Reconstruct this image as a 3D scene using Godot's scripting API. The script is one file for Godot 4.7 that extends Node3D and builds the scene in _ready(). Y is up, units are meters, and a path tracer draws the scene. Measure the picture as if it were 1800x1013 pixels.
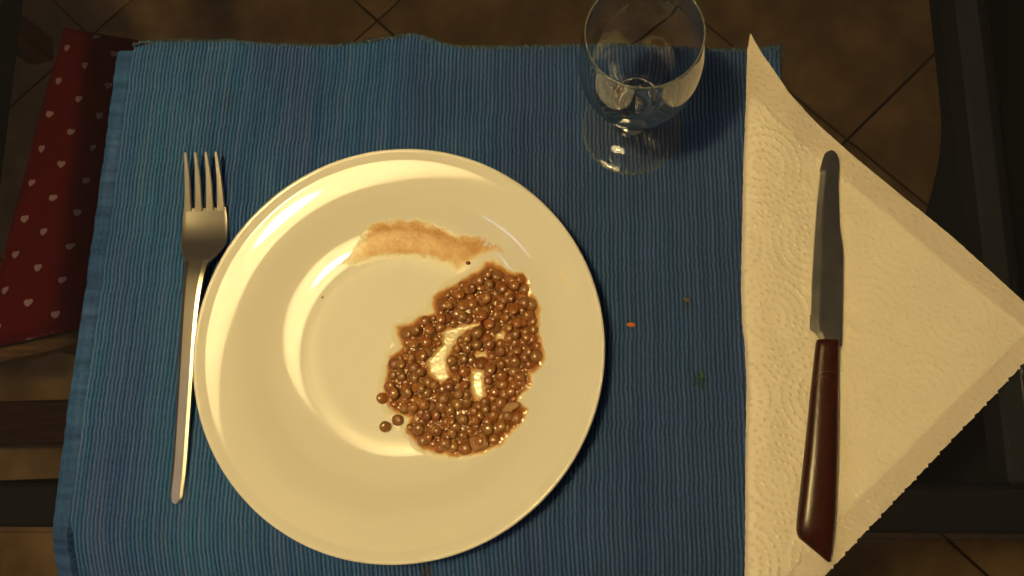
extends Node3D
# A lunch place seen from above: plate of lentils, fork, knife, folded paper napkin, stemmed glass, ribbed blue mat on a glass table.
# World: y up, metres. The builders work in millimetres, with y measured from the table's glass top (0.75 m above the floor).
const TABLE := 0.75
const PLATE_X := -107.0
const PLATE_Z := -62.0
const PLATE_Y := 2.9
const LAMP := Vector3(-190, 880, -58)
const PILE := [-52.6, -113.1, -44.8, -107.6, -33.9, -104.8, -30.7, -94.2, -25.6, -85.1, -26.9, -77.4, -26.3, -69.7, -23.9, -59.5, -24.6, -51.9, -32.1, -48.2, -31.5, -41.9, -35.9, -36.9, -39.7, -32.0, -33.5, -27.0, -36.0, -20.8, -42.2, -14.7, -49.7, -7.4, -58.4, -3.7, -72.2, -1.9, -82.2, -3.1, -92.4, -6.2, -100.1, -11.1, -102.8, -17.3, -99.7, -23.5, -106.8, -26.1, -113.4, -29.9, -116.2, -37.4, -115.2, -48.9, -113.5, -57.8, -105.2, -64.2, -109.4, -72.0, -109.5, -75.9, -103.0, -77.1, -95.2, -81.5, -87.5, -83.4, -88.3, -93.9, -84.4, -95.8, -77.3, -100.3, -64.3, -107.3, -56.5, -112.5]
const HOLE_A := [-82.8, -74.2, -71.8, -77.3, -60.2, -78.1, -61.5, -75.9, -70.5, -72.1, -76.8, -63.8, -79.9, -56.2, -77.8, -44.8, -84.2, -42.3, -90.7, -48.7, -92.1, -56.3, -83.3, -65.8]
const HOLE_B := [-65.7, -51.0, -58.1, -50.3, -57.3, -33.3, -63.0, -32.1, -66.3, -40.9]
const HOLE_C := [-51.8, -72.5, -46.1, -73.1, -45.4, -67.3, -51.2, -68.0]
const HOLE_D := [-65.2, -59.9, -57.5, -61.7, -56.2, -57.9, -63.9, -56.7]
const SMEAR := [-148.1, -113.7, -139.1, -122.8, -133.0, -133.1, -126.7, -140.5, -117.4, -142.2, -98.8, -141.5, -85.9, -137.8, -74.8, -132.0, -56.5, -130.0, -48.3, -125.1, -39.3, -117.1, -33.1, -108.7, -26.9, -96.8, -22.5, -84.1, -19.6, -68.1, -18.4, -48.8, -20.3, -31.5, -26.5, -16.2, -36.8, -4.4, -52.3, 4.0, -69.5, 5.7, -85.2, 2.3, -97.6, -4.5, -106.7, -16.4, -115.8, -25.1, -120.6, -36.5, -118.5, -54.1, -113.4, -67.4, -112.8, -76.4, -99.4, -83.4, -89.6, -94.2, -81.6, -103.2, -76.3, -108.6, -81.8, -113.1, -92.8, -116.6, -105.7, -118.7, -121.3, -118.1, -135.1, -114.8]

var rng := RandomNumberGenerator.new()
var noise := FastNoiseLite.new()       # value of about -1..1, one unit per mm at frequency 1
var M := {}
var plate_y := PackedFloat32Array()    # height of the plate's upper side, every 0.5 mm of radius


# ---------------------------------------------------------------- mesh builder
class Shape:
	var v := PackedVector3Array()
	var n := PackedVector3Array()
	var c := PackedColorArray()
	var uv := PackedVector2Array()
	var t := PackedInt32Array()

	func add(p: Vector3, col := Color.WHITE, at := Vector2.ZERO) -> int:
		v.append(p); c.append(col); uv.append(at)
		return v.size() - 1

	func tri(a: int, b: int, d: int) -> void:
		t.append(a); t.append(b); t.append(d)

	func quad(a: int, b: int, d: int, e: int) -> void:
		t.append_array(PackedInt32Array([a, b, d, a, d, e]))

	# rows x columns of points made by f(i, j); the ends can be joined
	func grid(rows: int, cols: int, f: Callable, join_cols := false, col = null, uvs = null) -> int:
		var first := v.size()
		for i in rows:
			for j in cols:
				v.append(f.call(i, j))
				c.append(col.call(i, j) if col != null else Color.WHITE)
				uv.append(uvs.call(i, j) if uvs != null else Vector2(j, i))
		var last := cols if join_cols else cols - 1
		for i in rows - 1:
			for j in last:
				var k := (j + 1) % cols
				quad(first + i * cols + j, first + i * cols + k, first + (i + 1) * cols + k, first + (i + 1) * cols + j)
		return first

	func volume() -> float:
		var s := 0.0
		for k in range(0, t.size(), 3):
			s += v[t[k]].dot(v[t[k + 1]].cross(v[t[k + 2]]))
		return s

	func flip() -> void:
		for k in range(0, t.size(), 3):
			var a := t[k + 1]; t[k + 1] = t[k + 2]; t[k + 2] = a

	# way: "out" turns a closed shape's faces outwards, "up" turns a sheet's faces upwards
	func commit(way := "out", origin := Vector3.ZERO) -> ArrayMesh:
		if way == "out" and volume() > 0.0:
			flip()
		n.resize(v.size()); n.fill(Vector3.ZERO)
		for k in range(0, t.size(), 3):
			var a := v[t[k]]
			var f := (v[t[k + 2]] - a).cross(v[t[k + 1]] - a)
			n[t[k]] += f; n[t[k + 1]] += f; n[t[k + 2]] += f
		if way == "up":
			var s := 0.0
			for q in n:
				s += q.y
			if s < 0.0:
				flip()
				for k in n.size():
					n[k] = -n[k]
		for k in n.size():
			n[k] = n[k].normalized() if n[k].length_squared() > 0.0 else Vector3.UP
		var p := PackedVector3Array(v)
		for k in p.size():
			p[k] = (p[k] - origin) * 0.001
		var a := []
		a.resize(Mesh.ARRAY_MAX)
		a[Mesh.ARRAY_VERTEX] = p; a[Mesh.ARRAY_NORMAL] = n; a[Mesh.ARRAY_COLOR] = c; a[Mesh.ARRAY_TEX_UV] = uv; a[Mesh.ARRAY_INDEX] = t
		var m := ArrayMesh.new()
		m.add_surface_from_arrays(Mesh.PRIMITIVE_TRIANGLES, a)
		return m


# ---------------------------------------------------------------- naming
func mm(p: Vector3) -> Vector3:
	return Vector3(p.x * 0.001, TABLE + p.y * 0.001, p.z * 0.001)


func tag(o: Node3D, label: String, category: String, group := "", kind := "") -> Node3D:
	if label: o.set_meta("label", label)
	if category: o.set_meta("category", category)
	if group: o.set_meta("group", group)
	if kind: o.set_meta("kind", kind)
	return o


var used := {}
func numbered(called: String) -> String:
	used[called] = used.get(called, -1) + 1
	return called if used[called] == 0 else "%s_%03d" % [called, used[called]]


func thing(called: String, label: String, category: String, at: Vector3, group := "") -> Node3D:
	var o := Node3D.new()
	o.name = numbered(called)
	add_child(o)
	o.position = mm(at)
	o.set_meta("origin", at)
	return tag(o, label, category, group)


func build(called: String, s: Shape, mat: Material, parent: Node3D = null, way := "out", at := Vector3.ZERO) -> MeshInstance3D:
	var o := MeshInstance3D.new()
	var origin: Vector3 = at
	var p: Node = parent
	while p and p != self:
		if p.has_meta("origin"):
			origin = p.get_meta("origin")
		p = p.get_parent()
	o.mesh = s.commit(way, origin)
	o.material_override = null
	o.mesh.surface_set_material(0, mat)
	if parent:
		o.name = called
		parent.add_child(o, true)
	else:
		o.name = numbered(called)
		add_child(o)
		o.position = mm(at)
	return o


# ---------------------------------------------------------------- shapes
func curve(points: Array, x: float) -> float:   # smooth curve through [x0, y0, x1, y1, ...]
	var k := 0
	while k + 4 < points.size() and x > points[k + 2]:
		k += 2
	var f := clampf((x - points[k]) / (points[k + 2] - points[k]), 0.0, 1.0)
	var n := points.size()
	var w: float = points[k + 2] - points[k]
	var chord: float = (points[k + 3] - points[k + 1]) / w
	var m0 := chord
	var m1 := chord
	if k >= 2:
		m0 = (points[k + 3] - points[k - 1]) / (points[k + 2] - points[k - 2])
	if k + 5 < n:
		m1 = (points[k + 5] - points[k + 1]) / (points[k + 4] - points[k])
	var f2 := f * f
	var f3 := f2 * f
	return (2 * f3 - 3 * f2 + 1) * points[k + 1] + (f3 - 2 * f2 + f) * w * m0 + (3 * f2 - 2 * f3) * points[k + 3] + (f3 - f2) * w * m1


func linear(points: Array, x: float) -> float:
	var k := 0
	while k + 4 < points.size() and x > points[k + 2]:
		k += 2
	return lerpf(points[k + 1], points[k + 3], clampf((x - points[k]) / (points[k + 2] - points[k]), 0.0, 1.0))


func box(s: Shape, lo: Vector3, hi: Vector3, bevel := 1.0, turn := 0.0, pivot := Vector3.ZERO) -> void:
	# a chamfered box: six faces, twelve chamfers, eight corners, each with points of its own so that edges stay crisp
	var c := (lo + hi) * 0.5
	var h := (hi - lo) * 0.5
	var b := minf(bevel, minf(h.x, minf(h.y, h.z)) * 0.9)
	var rot := Basis(Vector3.UP, turn)
	var put := func(pts: Array) -> void:
		var ids := []
		var mid := Vector3.ZERO
		for p in pts:
			mid += p
		var nn: Vector3 = (pts[2] - pts[0]).cross(pts[1] - pts[0])
		if nn.dot(mid) < 0.0:
			pts.reverse()
		for p in pts:
			var q: Vector3 = rot * (c + p - pivot) + pivot
			ids.append(s.add(q, Color.WHITE, Vector2(q.x + q.y, q.z + q.y)))
		for k in range(1, ids.size() - 1):
			s.tri(ids[0], ids[k], ids[k + 1])
	var axes := [Vector3.RIGHT, Vector3.UP, Vector3.BACK]
	for a in 3:
		var u: Vector3 = axes[(a + 1) % 3]
		var w: Vector3 = axes[(a + 2) % 3]
		var hu := h.dot(u) - b
		var hw := h.dot(w) - b
		for sg in [-1.0, 1.0]:
			var m: Vector3 = axes[a] * h.dot(axes[a]) * sg
			put.call([m + u * hu + w * hw, m - u * hu + w * hw, m - u * hu - w * hw, m + u * hu - w * hw])
			for s2 in [-1.0, 1.0]:
				var m1: Vector3 = axes[a] * h.dot(axes[a]) * sg + u * hu * s2
				var m2: Vector3 = axes[a] * (h.dot(axes[a]) - b) * sg + u * h.dot(u) * s2
				put.call([m1 + w * hw, m2 + w * hw, m2 - w * hw, m1 - w * hw])
	for sx in [-1.0, 1.0]:
		for sy in [-1.0, 1.0]:
			for sz in [-1.0, 1.0]:
				var k := Vector3(sx, sy, sz)
				put.call([k * Vector3(h.x, h.y - b, h.z - b), k * Vector3(h.x - b, h.y, h.z - b), k * Vector3(h.x - b, h.y - b, h.z)])


func lathe(s: Shape, profile: Array, segments: int, at: Vector3) -> void:   # profile: Vector2(radius, height), closed when both ends lie on the axis
	s.grid(profile.size(), segments, func(i: int, j: int):
		var a := TAU * j / segments
		return at + Vector3(profile[i].x * cos(a), profile[i].y, profile[i].x * sin(a)), true, null, func(i: int, j: int): return Vector2(float(j) / segments, profile[i].x / 125.0))


# a bar swept through stations {at, w, h, roll}: its cross-section is a closed polygon, every side keeps its own points (crisp lengthwise edges)
func sweep(s: Shape, stations: Array, section: Array, smooth := false) -> void:
	var rings := []
	for k in stations.size():
		var st: Dictionary = stations[k]
		var ahead: Vector3 = (stations[mini(k + 1, stations.size() - 1)].at - stations[maxi(k - 1, 0)].at).normalized()
		var side: Vector3 = Vector3.UP.cross(ahead).normalized() if absf(ahead.y) < 0.95 else Vector3.RIGHT
		if st.has("side"):
			side = st.side
			ahead = (ahead - side * ahead.dot(side)).normalized()
		var up := ahead.cross(side)
		var ring := []
		for p in section:
			ring.append(st.at + side * p.x * st.w + up * p.y * st.h)
		rings.append(ring)
	var m := section.size()
	if smooth:
		s.grid(rings.size(), m, func(i: int, j: int): return rings[i][j], true)
	else:
		for j in m:
			s.grid(rings.size(), 2, func(i: int, q: int): return rings[i][(j + q) % m])
	for e in [0, rings.size() - 1]:
		var mid := Vector3.ZERO
		for p in rings[e]:
			mid += p / m
		var c0 := s.add(mid)
		var ids := []
		for p in rings[e]:
			ids.append(s.add(p))
		for j in m:
			if e == 0:
				s.tri(c0, ids[(j + 1) % m], ids[j])
			else:
				s.tri(c0, ids[j], ids[(j + 1) % m])


func inside(poly: Array, x: float, z: float) -> float:   # signed distance to a polygon's outline, positive inside
	var best := 1e9
	var odd := false
	var n := poly.size()
	var ax: float = poly[n - 2]
	var az: float = poly[n - 1]
	for k in range(0, n, 2):
		var bx: float = poly[k]
		var bz: float = poly[k + 1]
		var ex := bx - ax
		var ez := bz - az
		var f := clampf(((x - ax) * ex + (z - az) * ez) / maxf(ex * ex + ez * ez, 1e-9), 0.0, 1.0)
		var dx := x - ax - ex * f
		var dz := z - az - ez * f
		best = minf(best, dx * dx + dz * dz)
		if (az > z) != (bz > z) and x < (bx - ax) * (z - az) / (bz - az) + ax:
			odd = not odd
		ax = bx; az = bz
	return sqrt(best) * (1.0 if odd else -1.0)


# a sheet over the (x, z) plane where value(x, z) > 0, cut cleanly along value = 0
func sheet(s: Shape, x0: float, z0: float, x1: float, z1: float, cell: float, value: Callable, height: Callable, color = null) -> void:
	var nx := int(ceil((x1 - x0) / cell)) + 1
	var nz := int(ceil((z1 - z0) / cell)) + 1
	var val := PackedFloat32Array()
	val.resize(nx * nz)
	for i in nz:
		for j in nx:
			val[i * nx + j] = value.call(x0 + j * cell, z0 + i * cell)
	var ids := PackedInt32Array()
	ids.resize(nx * nz); ids.fill(-1)
	var cut := {}
	var put := func(x: float, z: float, vv: float) -> int:
		return s.add(Vector3(x, height.call(x, z, vv), z), color.call(x, z, vv) if color != null else Color.WHITE, Vector2(x, z))
	for i in nz - 1:
		for j in nx - 1:
			var q := [i * nx + j, i * nx + j + 1, (i + 1) * nx + j + 1, (i + 1) * nx + j]
			if val[q[0]] <= 0.0 and val[q[1]] <= 0.0 and val[q[2]] <= 0.0 and val[q[3]] <= 0.0:
				continue
			for tri in [[q[0], q[1], q[2]], [q[0], q[2], q[3]]]:
				var out := []
				for k in 3:
					var a: int = tri[k]
					var b: int = tri[(k + 1) % 3]
					if val[a] > 0.0:
						if ids[a] < 0:
							ids[a] = put.call(x0 + (a % nx) * cell, z0 + (a / nx) * cell, val[a])
						out.append(ids[a])
					if (val[a] > 0.0) != (val[b] > 0.0):
						var key := mini(a, b) * 4000000 + maxi(a, b)
						if not cut.has(key):
							var f := val[a] / (val[a] - val[b])
							cut[key] = put.call(x0 + lerpf(a % nx, b % nx, f) * cell, z0 + lerpf(a / nx, b / nx, f) * cell, 0.0)
						out.append(cut[key])
				for k in range(1, out.size() - 1):
					s.tri(out[0], out[k], out[k + 1])


func blob(s: Shape, at: Vector3, r: Vector3, rings := 8, segs := 12, rough := 0.0, col := Color.WHITE, turn := Basis.IDENTITY) -> void:
	s.grid(rings + 1, segs, func(i: int, j: int):
		var a := PI * i / rings
		var b := TAU * j / segs
		var d := Vector3(sin(a) * cos(b), cos(a), sin(a) * sin(b))
		var k := 1.0 + rough * noise.get_noise_3dv(d * 1.3 + at * 7.0)
		return at + turn * (d * r * k), true, func(_i, _j): return col)


# ---------------------------------------------------------------- materials
func mat(called: String, linear_color: Color, rough := 0.5, metal := 0.0) -> StandardMaterial3D:
	var m := StandardMaterial3D.new()
	m.resource_name = called
	m.albedo_color = linear_color.linear_to_srgb()
	m.roughness = rough
	m.metallic = metal
	M[called] = m
	return m


func grain(frequency: float, seamless_size := 256, as_normal := true, bump := 2.0, octaves := 3, ramp: Gradient = null) -> NoiseTexture2D:
	var f := FastNoiseLite.new()
	f.seed = 7 + M.size()
	f.frequency = frequency
	f.fractal_octaves = octaves
	var t := NoiseTexture2D.new()
	t.width = seamless_size; t.height = seamless_size
	t.seamless = true
	t.noise = f
	t.as_normal_map = as_normal
	t.bump_strength = bump
	t.color_ramp = ramp
	return t


func two(a: Color, b: Color) -> Gradient:
	var g := Gradient.new()
	g.set_color(0, a); g.set_color(1, b)
	return g


func materials() -> void:
	var m := mat("mat_cloth", Color.WHITE, 0.95)
	m.vertex_color_use_as_albedo = true
	m.metallic_specular = 0.2
	m.normal_enabled = true
	m.normal_texture = grain(0.16, 256, true, 6.0, 2)
	m.normal_scale = 0.8
	m.albedo_texture = grain(0.21, 256, false, 1.0, 2, two(Color(0.42, 0.42, 0.42), Color(1.0, 1.0, 0.97)))
	m.uv1_scale = Vector3(0.028, 0.085, 1)
	m = mat("ceramic", Color(0.78, 0.745, 0.69), 0.06)
	var worn := GradientTexture2D.new()   # the flat bottom is scratched dull by cutlery
	worn.gradient = two(Color(0.62, 0.62, 0.62), Color(0.05, 0.05, 0.05))
	worn.gradient.set_offset(0, 0.38); worn.gradient.set_offset(1, 0.49)
	worn.fill_from = Vector2(0.5, 0); worn.fill_to = Vector2(0.5, 1)
	worn.width = 8; worn.height = 256
	m.roughness_texture = worn
	m.roughness = 1.0
	m = mat("sauce", Color.WHITE, 0.16)
	m.vertex_color_use_as_albedo = true
	m.metallic_specular = 0.42
	m = mat("sauce_dry", Color.WHITE, 0.3)
	m.vertex_color_use_as_albedo = true
	m.metallic_specular = 0.35
	for k in 5:
		m = mat("lentil_%d" % k, [Color(0.300, 0.110, 0.030), Color(0.270, 0.115, 0.032), Color(0.320, 0.108, 0.026), Color(0.330, 0.140, 0.038), Color(0.235, 0.078, 0.022)][k], 0.42)
		m.clearcoat_enabled = true; m.clearcoat = 0.65; m.clearcoat_roughness = 0.1
		m.normal_enabled = true
		m.normal_texture = M.get("_lentil_normal", grain(0.03, 128, true, 1.5, 2))
		M["_lentil_normal"] = m.normal_texture
		m.normal_scale = 0.5
		m.uv1_triplanar = true; m.uv1_scale = Vector3(90, 90, 90)
	m = mat("onion", Color(0.34, 0.165, 0.065), 0.5)
	m.subsurf_scatter_enabled = true; m.subsurf_scatter_strength = 0.2
	mat("pepper", Color(0.13, 0.012, 0.006), 0.2)
	mat("carrot", Color(0.55, 0.16, 0.02), 0.5)
	mat("herb_green", Color(0.04, 0.13, 0.03), 0.8)
	mat("herb_brown", Color(0.17, 0.12, 0.03), 0.8)
	mat("speck", Color(0.10, 0.07, 0.03), 0.7)
	m = mat("fork_steel", Color(0.62, 0.56, 0.48), 0.31, 1.0)
	m.normal_enabled = true
	m.normal_texture = grain(0.06, 256, true, 1.2, 3)
	m.normal_scale = 0.25
	m.uv1_triplanar = true; m.uv1_scale = Vector3(400, 60, 40)
	m = mat("blade_steel", Color(0.50, 0.48, 0.44), 0.16, 1.0)
	m.roughness_texture = grain(0.02, 256, false, 1.0, 4, two(Color(0.6, 0.6, 0.6), Color(1, 1, 1)))
	m.roughness = 0.26
	m.uv1_triplanar = true; m.uv1_scale = Vector3(12, 12, 12)
	m = mat("handle_brown", Color(0.055, 0.010, 0.006), 0.30)
	m.albedo_texture = grain(0.03, 256, false, 1.0, 4, two(Color(0.7, 0.7, 0.7), Color(1, 1, 1)))
	m.normal_enabled = true
	m.normal_texture = grain(0.05, 256, true, 1.0, 3)
	m.normal_scale = 0.3
	m.uv1_triplanar = true; m.uv1_scale = Vector3(30, 30, 12)
	m = mat("navy_cloth", Color(0.020, 0.022, 0.030), 0.95)
	m.metallic_specular = 0.15
	mat("scratch", Color(0.22, 0.13, 0.09), 0.6)
	m = mat("paper", Color(0.88, 0.79, 0.685), 0.95)
	m.metallic_specular = 0.2
	m.backlight_enabled = true; m.backlight = Color(0.34, 0.32, 0.28)
	m.normal_enabled = true
	m.normal_texture = grain(0.09, 256, true, 3.0, 3)
	m.normal_scale = 0.5
	m.uv1_scale = Vector3(0.05, 0.05, 1)
	var ply: StandardMaterial3D = m.duplicate()   # one sheet alone lets more light through
	ply.albedo_color = Color(0.86, 0.75, 0.66).linear_to_srgb()
	ply.backlight = Color(0.66, 0.58, 0.50)
	M["single_ply"] = ply
	m = mat("clear_glass", Color(1, 1, 1, 0.0), 0.0)
	m.albedo_color = Color(0.97, 0.98, 0.97, 0.0)
	m.refraction_enabled = true; m.refraction_scale = 0.05
	m = mat("foot_glass", Color(0.6, 0.65, 0.62), 0.02)
	m.albedo_color = Color(0.42, 0.45, 0.43, 0.08)
	m.transparency = BaseMaterial3D.TRANSPARENCY_ALPHA
	m = mat("rim_light_paint", Color(0.7, 0.74, 0.72), 0.05)
	m.albedo_color = Color(0.66, 0.70, 0.68, 0.28)
	m.transparency = BaseMaterial3D.TRANSPARENCY_ALPHA
	m = mat("table_glass", Color(0.02, 0.022, 0.02, 1), 0.03)
	m.albedo_color = Color(0.05, 0.05, 0.05, 0.06)
	m.transparency = BaseMaterial3D.TRANSPARENCY_ALPHA
	m = mat("frame_black", Color(0.012, 0.012, 0.013), 0.7)
	m.metallic_specular = 0.2
	m = mat("frame_side", Color(0.022, 0.025, 0.032), 0.7)
	m.metallic_specular = 0.3
	m = mat("tile", Color(0.33, 0.213, 0.104), 0.45)
	m.albedo_texture = grain(0.008, 512, false, 1.0, 5, two(Color(0.72, 0.70, 0.68), Color(1, 1, 1)))
	m.uv1_triplanar = true; m.uv1_world_triplanar = true; m.uv1_scale = Vector3(2.3, 2.3, 2.3)
	mat("grout", Color(0.14, 0.085, 0.045), 0.9)
	m = mat("dark_wood", Color(0.085, 0.030, 0.016), 0.4)
	m.albedo_texture = grain(0.02, 256, false, 1.0, 4, two(Color(0.5, 0.5, 0.5), Color(1, 1, 1)))
	m.uv1_triplanar = true; m.uv1_scale = Vector3(3, 40, 40)
	m = mat("seat_wood", Color(0.20, 0.105, 0.045), 0.4)
	m.albedo_texture = M["dark_wood"].albedo_texture
	m.uv1_triplanar = true; m.uv1_scale = Vector3(3, 30, 30)
	m = mat("heart_print", Color(1, 1, 1), 0.9)
	m.albedo_texture = hearts()
	m.metallic_specular = 0.2
	mat("lamp_shade", Color(0.50, 0.50, 0.62), 0.9)
	mat("lamp_metal", Color(0.3, 0.25, 0.15), 0.4, 1.0)
	m = mat("bulb_glow", Color(1, 1, 1), 0.5)
	m.emission_enabled = true; m.emission = Color(1.0, 0.9, 0.62); m.emission_energy_multiplier = 45.0
	m = mat("cool_glow", Color(1, 1, 1), 0.5)
	m.emission_enabled = true; m.emission = Color(0.72, 0.8, 1.0); m.emission_energy_multiplier = 9.0
	mat("white_enamel", Color(0.6, 0.6, 0.6), 0.4)


func hearts() -> ImageTexture:   # printed cotton: small white hearts, staggered, on red
	var w := 320
	var h := 288
	var im := Image.create(w, h, false, Image.FORMAT_RGB8)
	var red := Color(0.115, 0.005, 0.008)
	var white := Color(0.36, 0.23, 0.28)
	for y in h:
		for x in w:
			var weave := 0.9 + 0.1 * sin(x * 1.6) * sin(y * 1.6)
			var f := 0.0
			for c in [[80, 72], [240, 216]]:
				var px: float = (x - c[0]) / 19.0
				var py: float = -(y - c[1]) / 27.0 + 0.1
				var k := px * px + py * py - 1.0
				if k * k * k - px * px * py * py * py < 0.0:
					f = 1.0
			im.set_pixel(x, y, (red.lerp(white, f) * weave).linear_to_srgb())
	return ImageTexture.create_from_image(im)


# ---------------------------------------------------------------- the place
func mat_base(x: float, z: float) -> float:   # how high the cloth mat lies at a point, without its ribs
	var y := 1.4
	var far := smoothstep(-185.0, -258.0, z)
	y += far * (1.6 * sin(x * 0.042 + 0.9) + 1.3 * sin(x * 0.021 + 2.0) + 1.6)
	y += smoothstep(-165.0, -258.0, z) * 5.0 * exp(-pow((x + 100.0 + 0.1 * (z + 250.0)) / 15.0, 2.0))
	y += 0.5 * noise.get_noise_2d(x * 0.012 + 50.0, z * 0.012) + 0.3
	if z > 44.0:
		y -= pow(z - 44.0, 2.0) * 0.0085
	return y


func plate_height(x: float, z: float) -> float:
	var r := Vector2(x - PLATE_X, z - PLATE_Z).length() * 2.0
	var k := clampi(int(r), 0, plate_y.size() - 2)
	return PLATE_Y + lerpf(plate_y[k], plate_y[k + 1], clampf(r - k, 0.0, 1.0))


func build_floor() -> void:
	var root := Node3D.new()
	root.name = "floor"
	add_child(root)
	tag(root, "brown ceramic tile floor laid diagonally below the glass table", "", "", "structure")
	var s := Shape.new()
	box(s, Vector3(-3500, -790, -3500), Vector3(3500, -752.5, 3500), 1.0)
	build("grout", s, M.grout, root)
	var dir_a := Vector3(0.711, 0, 0.703)
	var dir_b := Vector3(0.723, 0, -0.691)
	var corner := Vector3(399.1, 0, -469.5)
	var meshes := []
	for k in 4:
		var q := Shape.new()
		var hx := 174.0 - 1.6
		var hz := 166.5 - 1.6
		box(q, Vector3(-hx, -8, -hz), Vector3(hx, 0, hz), 1.2)
		for i in q.v.size():
			var p := q.v[i]
			q.v[i] = dir_a * p.z + dir_b * p.x + Vector3(0, p.y, 0)
		var m := q.commit("out")
		var tone: StandardMaterial3D = M.tile.duplicate()
		tone.albedo_color = (Color(0.33, 0.213, 0.104) * [1.0, 0.9, 1.1, 0.97][k]).linear_to_srgb()
		tone.uv1_offset = Vector3(k * 0.37, k * 0.21, k * 0.53)
		m.surface_set_material(0, tone)
		meshes.append(m)
	for i in range(-5, 5):
		for j in range(-5, 4):
			var at := corner + dir_b * (i + 0.5) * 348.0 + dir_a * (j + 0.5) * 333.0
			if at.x < -1500 or at.x > 1200 or at.z < -1300 or at.z > 700:
				continue
			var o := MeshInstance3D.new()
			o.name = "floor_tile"
			o.mesh = meshes[absi(i * 7 + j * 3) % 4]
			o.position = mm(Vector3(at.x, -750.0 + 0.3 * noise.get_noise_2d(i * 90.0, j * 90.0), at.z))
			root.add_child(o, true)


func build_table() -> void:
	var t := thing("glass_table", "glass dining table with dark frame under the blue placemat", "table", Vector3(-110, -750, -540))
	var s := Shape.new()
	box(s, Vector3(-437, -8, -1130), Vector3(250, 0, 43.5), 1.5)
	build("glass_top", s, M.table_glass, t)
	s = Shape.new(); box(s, Vector3(-437, -34, 15), Vector3(250, -8.6, 41), 2.0)
	build("rail", s, M.frame_black, t)
	s = Shape.new(); box(s, Vector3(-437, -34, -1128), Vector3(250, -8.6, -1100), 2.0)
	build("rail", s, M.frame_black, t)
	s = Shape.new(); box(s, Vector3(-437, -34, -1099.5), Vector3(-400, -8.6, 14.5), 2.0)
	build("rail", s, M.frame_side, t)
	s = Shape.new(); box(s, Vector3(235, -34, -1099.5), Vector3(249, -8.6, 14.5), 2.0)
	build("rail", s, M.frame_side, t)
	for p in [[-433, 16], [215, 16], [-433, -1127], [212, -1127]]:
		s = Shape.new(); box(s, Vector3(p[0], -750, p[1]), Vector3(p[0] + 34, -34.5, p[1] + 25), 2.0)
		build("leg", s, M.frame_black, t)


func build_dark_seat() -> void:   # a dark upholstered chair tucked in from the right
	var c := Vector3(572, 0, -205)
	var t := thing("upholstered_chair", "dark blue upholstered chair pushed in under the table's right edge", "chair", Vector3(c.x, -750, c.z))
	var n := 40
	var s := Shape.new()
	for side in [1.0, -1.0]:
		s.grid(n + 1, n + 1, func(i: int, j: int):
			var u := 2.0 * i / n - 1.0
			var w := 2.0 * j / n - 1.0
			var k := pow(maxf(0.0, (1.0 - pow(absf(u), 4.0)) * (1.0 - pow(absf(w), 3.0))), 0.5)
			return c + Vector3(w * 215.0 - (1.0 - w) * 42.0 * smoothstep(-0.3, 0.7, u), -330.0 + side * (38.0 if side > 0.0 else 20.0) * k, u * 300.0 - 45.0))
	build("seat", s, M.navy_cloth, t, "none")
	for q in [[80, -220], [190, -220], [80, 215], [190, 215]]:
		s = Shape.new(); box(s, c + Vector3(q[0] - 14, -750, q[1] - 14), c + Vector3(q[0] + 14, -345, q[1] + 14), 3.0)
		build("leg", s, M.frame_black, t)
	s = Shape.new(); box(s, c + Vector3(200, -320, -225), c + Vector3(225, 120, 225), 8.0)
	build("backrest", s, M.navy_cloth, t)


# the chair's seat and its cushion taper towards the far side: a point at (u, w), both -1..1, w along x
func seat_point(u: float, w: float, grow := 0.0) -> Vector3:
	var f := (w * (1.0 + grow) + 1.0) * 0.5
	var g := (u * (1.0 + grow) + 1.0) * 0.5
	var far := Vector3(-548, 0, -452).lerp(Vector3(-205, 0, -372), f)
	var near := Vector3(-599, 0, -105).lerp(Vector3(-205, 0, -187), f)
	return far.lerp(near, g)


func prism(s: Shape, corners: Array, y0: float, y1: float) -> void:
	for y in [y0, y1]:
		var ids := []
		for p in corners:
			ids.append(s.add(Vector3(p.x, y, p.z)))
		s.quad(ids[0], ids[1], ids[2], ids[3]) if y == y1 else s.quad(ids[3], ids[2], ids[1], ids[0])
	for k in 4:
		var a: Vector3 = corners[k]
		var b: Vector3 = corners[(k + 1) % 4]
		s.quad(s.add(Vector3(a.x, y0, a.z)), s.add(Vector3(b.x, y0, b.z)), s.add(Vector3(b.x, y1, b.z)), s.add(Vector3(a.x, y1, a.z)))


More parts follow.
